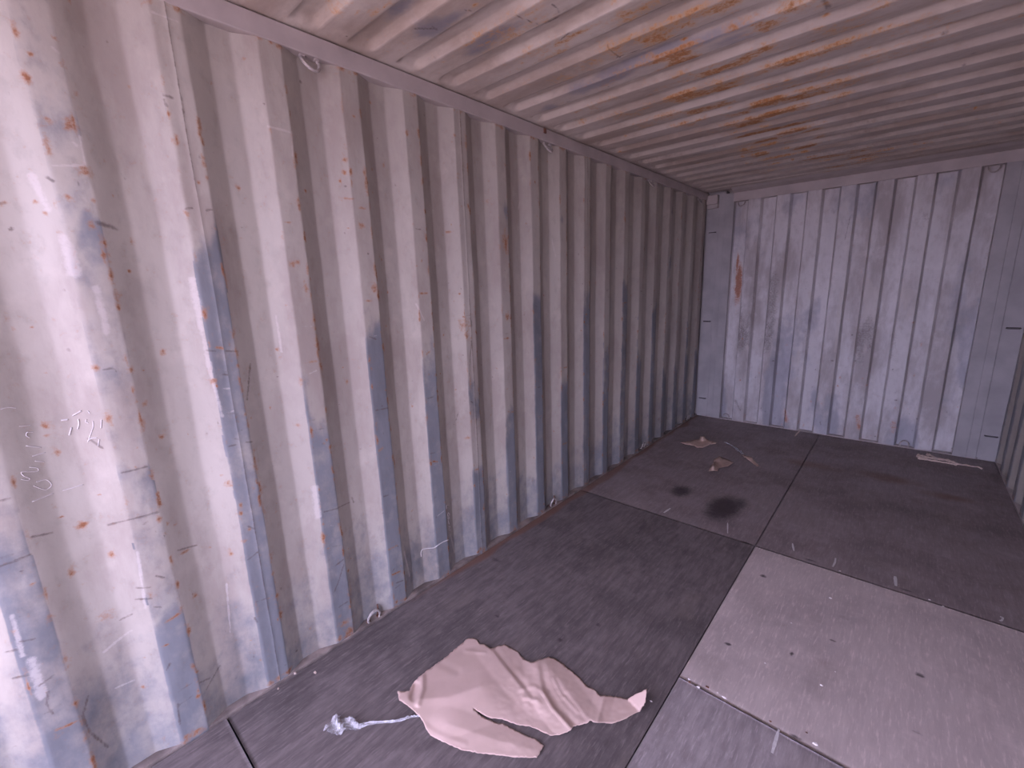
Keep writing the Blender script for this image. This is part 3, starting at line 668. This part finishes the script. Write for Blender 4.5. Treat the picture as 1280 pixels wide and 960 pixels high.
def paper_h(x, y):
    def tent(pts, amp, wd):
        d = np.min([seg_d(x, y, a, b) for a, b in zip(pts[:-1], pts[1:])], axis=0)
        return amp*np.clip(1-d/wd, 0, 1)
    h = .004*fnoise(x/40, y/28, 80, 2)
    # broad flat facets between the folds
    h = h + tent([(512, 874), (560, 872), (600, 858)], .022, 50) + tent([(545, 826), (600, 815)], .004, 26)
    h = h + tent([(613.6, 811), (632, 835), (652, 858), (676, 880)], .009, 20) + tent([(673, 834), (678, 862), (692, 886), (714, 911)], .012, 20)
    h = h + tent([(690, 838), (712, 868), (737, 901)], .009, 17) + tent([(755, 870), (747, 904)], .009, 13) + tent([(560, 905), (620, 925), (668, 938)], .006, 22)
    # sharp creases
    h = h + tent([(613.6, 811), (632, 835), (648, 855), (662, 872)], .0015, 3) - tent([(618, 812), (637, 835), (653, 854), (666, 870)], .0045, 6)
    h = h + tent([(677, 862), (690, 885), (714, 911)], .003, 3) - tent([(678, 834), (683, 862), (697, 884), (719, 906)], .0045, 6)
    h = h + tent([(692, 848), (700, 866), (722, 890)], .003, 3) + tent([(650, 862), (668, 858), (680, 868)], .003, 4) + tent([(655, 872), (672, 876)], .003, 4)
    h = h + tent([(582, 814), (606, 816)], .0025, 3) - tent([(548, 828), (572, 839)], .002, 7) + tent([(755, 871), (747, 903)], .003, 3)
    h = h - tent([(519, 856), (516, 872)], .012, 6) + tent([(528, 845), (528, 862), (522, 880)], .008, 5) + tent([(528, 905), (545, 918), (580, 930)], .002, 6)
    h = h + .004*np.abs(fnoise(x/11, y/8, 86, 2)-.5)*sstep(600, 650, x)
    # the far end turns up as a pale flap
    t = np.clip(((x-784.7)*.715+(y-873.8)*(-.70))/18.0, 0, 1.3)
    edge = sstep(0, .05, t)
    h = h*(1-edge)+edge*(.008+.038*t)
    return np.maximum(h, 0)
paper = tag(sheet_from_outline('paper_sheet', OUT, paper_h, 2.2, M_PAPER), 'large torn sheet of creased brown wrapping paper, slit from one edge', 'paper')

def scrap(outline, hfun, label, step=2.0, mat=None, name='paper_scrap', group=None):
    return tag(sheet_from_outline(name, outline, hfun, step, mat or M_TAN, None, .0012, .25), label, 'paper', group)
Q = lambda L_: [(840+x/6, 460+y/6) for x, y in L_]
o1 = Q([(62, 560), (130, 548), (205, 532), (212, 512), (248, 512), (250, 530), (290, 548), (340, 558), (325, 570), (285, 572), (235, 597), (190, 598), (165, 582), (110, 575)])
scrap(o1, lambda x, y: .004+.05*np.exp(-((x-878.5)/3.2)**2-((y-547)/3.2)**2)+.012*np.exp(-((x-863)/5)**2-((y-554)/3)**2)+.010*np.exp(-((x-892)/5)**2-((y-553)/2)**2)+.012*(fnoise(x/6, y/4, 90, 2)-.3).clip(0), 'brown paper scrap with curled edges, lying in front of the dark corner')
o2 = Q([(275, 775), (290, 735), (308, 715), (318, 685), (355, 662), (400, 680), (462, 710), (420, 738), (350, 752), (342, 775), (310, 770)])
scrap(o2, lambda x, y: .004+.05*np.exp(-((x-892)/2.6)**2-((y-583)/4.5)**2)+.020*np.exp(-((x-897)/4)**2-((y-573)/4)**2)+.006*fnoise(x/6, y/5, 92, 2), 'small folded brown paper scrap with a pale upturned point, beyond the oil stain')

# strip of brown tape backing trailing clear film
e = link('tape_strip', None); e.location = tuple(flo(940, 575)); tag(e, 'narrow brown paper strip trailing a shred of clear film, near the end wall', 'paper strip')
def child(o, par):
    o.parent = par; o.matrix_parent_inverse = Matrix.Translation(par.location).inverted(); return o
child(sheet_from_outline('strip', Q([(520, 650), (545, 652), (595, 668), (622, 700), (660, 738), (635, 740), (598, 708), (560, 680)]), lambda x, y: .006+.014*np.exp(-((y-572)/2.5)**2), 1.6, M_TAN), e)

def film_mat():
    m = NB('clear_film'); n = m.noise(60, 4)
    m.b.inputs['Transmission Weight'].default_value = .75; m.b.inputs['IOR'].default_value = 1.3
    m.bump(n, .6, .004)
    m.b.inputs['Coat Weight'].default_value = .6
    return m.out((.95, .95, .98), .12, 0, 1.0)
M_FILM = film_mat()
def film(name, px, wid, hgt, parent, seed, twist=2.0, nw=5):
    """crumpled ribbon of plastic film: centre line px, widths (m) and lift (m) at each point"""
    rr = random.Random(seed); C = []
    for i in range(len(px)-1):
        for j in range(8):
            t = j/8; C.append((flo(px[i][0]+(px[i+1][0]-px[i][0])*t, px[i][1]+(px[i+1][1]-px[i][1])*t), wid[i]+(wid[i+1]-wid[i])*t, hgt[i]+(hgt[i+1]-hgt[i])*t))
    C.append((flo(*px[-1]), wid[-1], hgt[-1])); n = len(C); G = np.zeros((n, nw, 3))
    for i, (c, wd, h) in enumerate(C):
        t = C[min(i+1, n-1)][0]-C[max(i-1, 0)][0]; t = t/np.linalg.norm(t); s = np.array([-t[1], t[0], 0])
        for j in range(nw):
            u = (j/(nw-1)-.5)*2
            z = .004+h*(.5+.5*math.sin(u*3.4+i*twist*.2+seed))*(.6+.8*rr.random())
            G[i, j] = c+s*u*wd/2*(.9+.2*rr.random())+t*rr.uniform(-.2, .2)*wd*.12+np.array([0, 0, z])
    o = mesh(name, G.reshape(-1, 3), grid_faces(n, nw), M_FILM, parent, False)
    md = o.modifiers.new('thickness', 'SOLIDIFY'); md.thickness = .0006
    return o
tag(film('plastic_film', [(411, 907), (420, 910), (432, 909), (444, 910), (456, 908), (480, 904.5), (505, 901), (520, 897), (526, 896)], [.050, .062, .055, .030, .014, .009, .010, .008, .006], [.014, .018, .014, .016, .008, .006, .006, .005, .005], None, 3),
    'twisted strip of clear plastic film with a bunched end, touching the torn sheet', 'plastic film')
child(film('film_shred', [(905, 553.5), (912, 556), (917, 560), (923, 564), (929, 569.5)], [.02, .012, .014, .03, .03], [.006, .006, .012, .014, .01], None, 5), e)

# pale twisted paper by the end wall
R2 = lambda L_: [(1040+x/5.333, 480+y/5.333) for x, y in L_]
t = link('paper_twist', None); t.location = tuple(flo(1160, 573)); tag(t, 'pale crumpled paper twist with a thin tail, lying along the end wall', 'paper')
strands = [([(565, 492), (600, 490), (660, 505), (740, 515), (800, 530), (840, 545), (920, 555), (1000, 570)], .013), ([(572, 503), (620, 512), (680, 520), (760, 535), (830, 548)], .012), ([(630, 478), (655, 485), (682, 500), (720, 512)], .012), ([(575, 482), (600, 500), (650, 515)], .014), ([(720, 512), (770, 515), (810, 528), (835, 543)], .008)]
for pts, r in strands[:1]+strands[1:]:
    C = []
    pp = R2(pts)
    for (x0, y0), (x1, y1) in zip(pp[:-1], pp[1:]):
        for i in range(3): C.append(flo(x0+(x1-x0)*i/3, y0+(y1-y0)*i/3)+np.array([0, 0, .010+.006*random.random()]))
    C.append(flo(*pp[-1])+np.array([0, 0, .006])); n = len(C)
    o = mesh('twisted_strand', *tube_vf(C, [max(.003, r*(.6+.5*random.random())*(1-.55*i/n)) for i in range(n)], 6), M_SPLIT, None)
    child(o, t)
# splinter by the end wall
tag(mesh('wood_splinter', *tube_vf([flo(993.6, 546)+np.array([0, 0, .006]), flo(996, 543.5)+np.array([0, 0, .012]), flo(999.8, 540)+np.array([0, 0, .016])], [.003, .007, .004], 6), M_SPLIT), 'pale wood splinter on the floor at the foot of the end wall', 'splinter')

# little chips and flecks
def chip(px, py, size, mat, label, cat, group):
    c = flo(px, py); a0 = random.uniform(0, 6); n = random.choice((4, 5))
    V = []; hh = size*.22
    for zz, k in ((.0005, 1.0), (hh+.0015, .75)):
        for i in range(n):
            a = a0+i*2*math.pi/n+random.uniform(-.3, .3); rr = size*k*random.uniform(.55, 1.0)
            V.append((c[0]+rr*math.cos(a), c[1]+rr*math.sin(a)*.65, zz))
    F = [tuple(range(n))[::-1], tuple(range(n, 2*n))]+[(i, (i+1) % n, n+(i+1) % n, n+i) for i in range(n)]
    tag(mesh('floor_chip', V, F, mat), label, cat, group)
for px, py, s in [(873, 859, .009), (905, 872, .010), (1019, 930, .011), (861, 849, .007), (897, 866, .005)]:
    chip(px, py, s, M_WHITE, 'pale chip caught in the front joint of the newer floor sheet', 'chip', 'chips in the floor joint')
for px, py, s in [(884, 859, .010), (862, 853, .008), (963, 902, .006), (1008, 916, .005)]:
    chip(px, py, s, M_RUSTY, 'dark brown chip caught in the front joint of the newer floor sheet', 'chip', 'chips in the floor joint')
for px, py, s in [(1038, 748, .009), (989, 779, .005), (956, 829, .005), (1044, 840, .004), (1027, 857, .007), (914, 743, .004), ]:
    chip(px, py, s, M_WHITE, 'tiny white fleck on the newer pale floor sheet', 'fleck', 'flecks on the newer sheet')
for px, py, s in [(1050, 714, .007), (1162, 750, .006), (1179, 758, .006)]:
    chip(px, py, s, M_WHITE, 'white fleck in the far joint of the newer sheet, by the chalk ticks', 'fleck', 'flecks in the far joint')
chip(814, 877, .006, M_WHITE, 'tiny white fleck beside the upturned end of the torn paper', 'fleck', None)
for px, py, s in [(369, 842, .010), (348, 861, .008), (394, 841, .010)]:
    chip(px, py, s, M_SPLIT, 'small wood chip on the floor close under the seamed wall face', 'chip', 'wood chips along the wall foot')
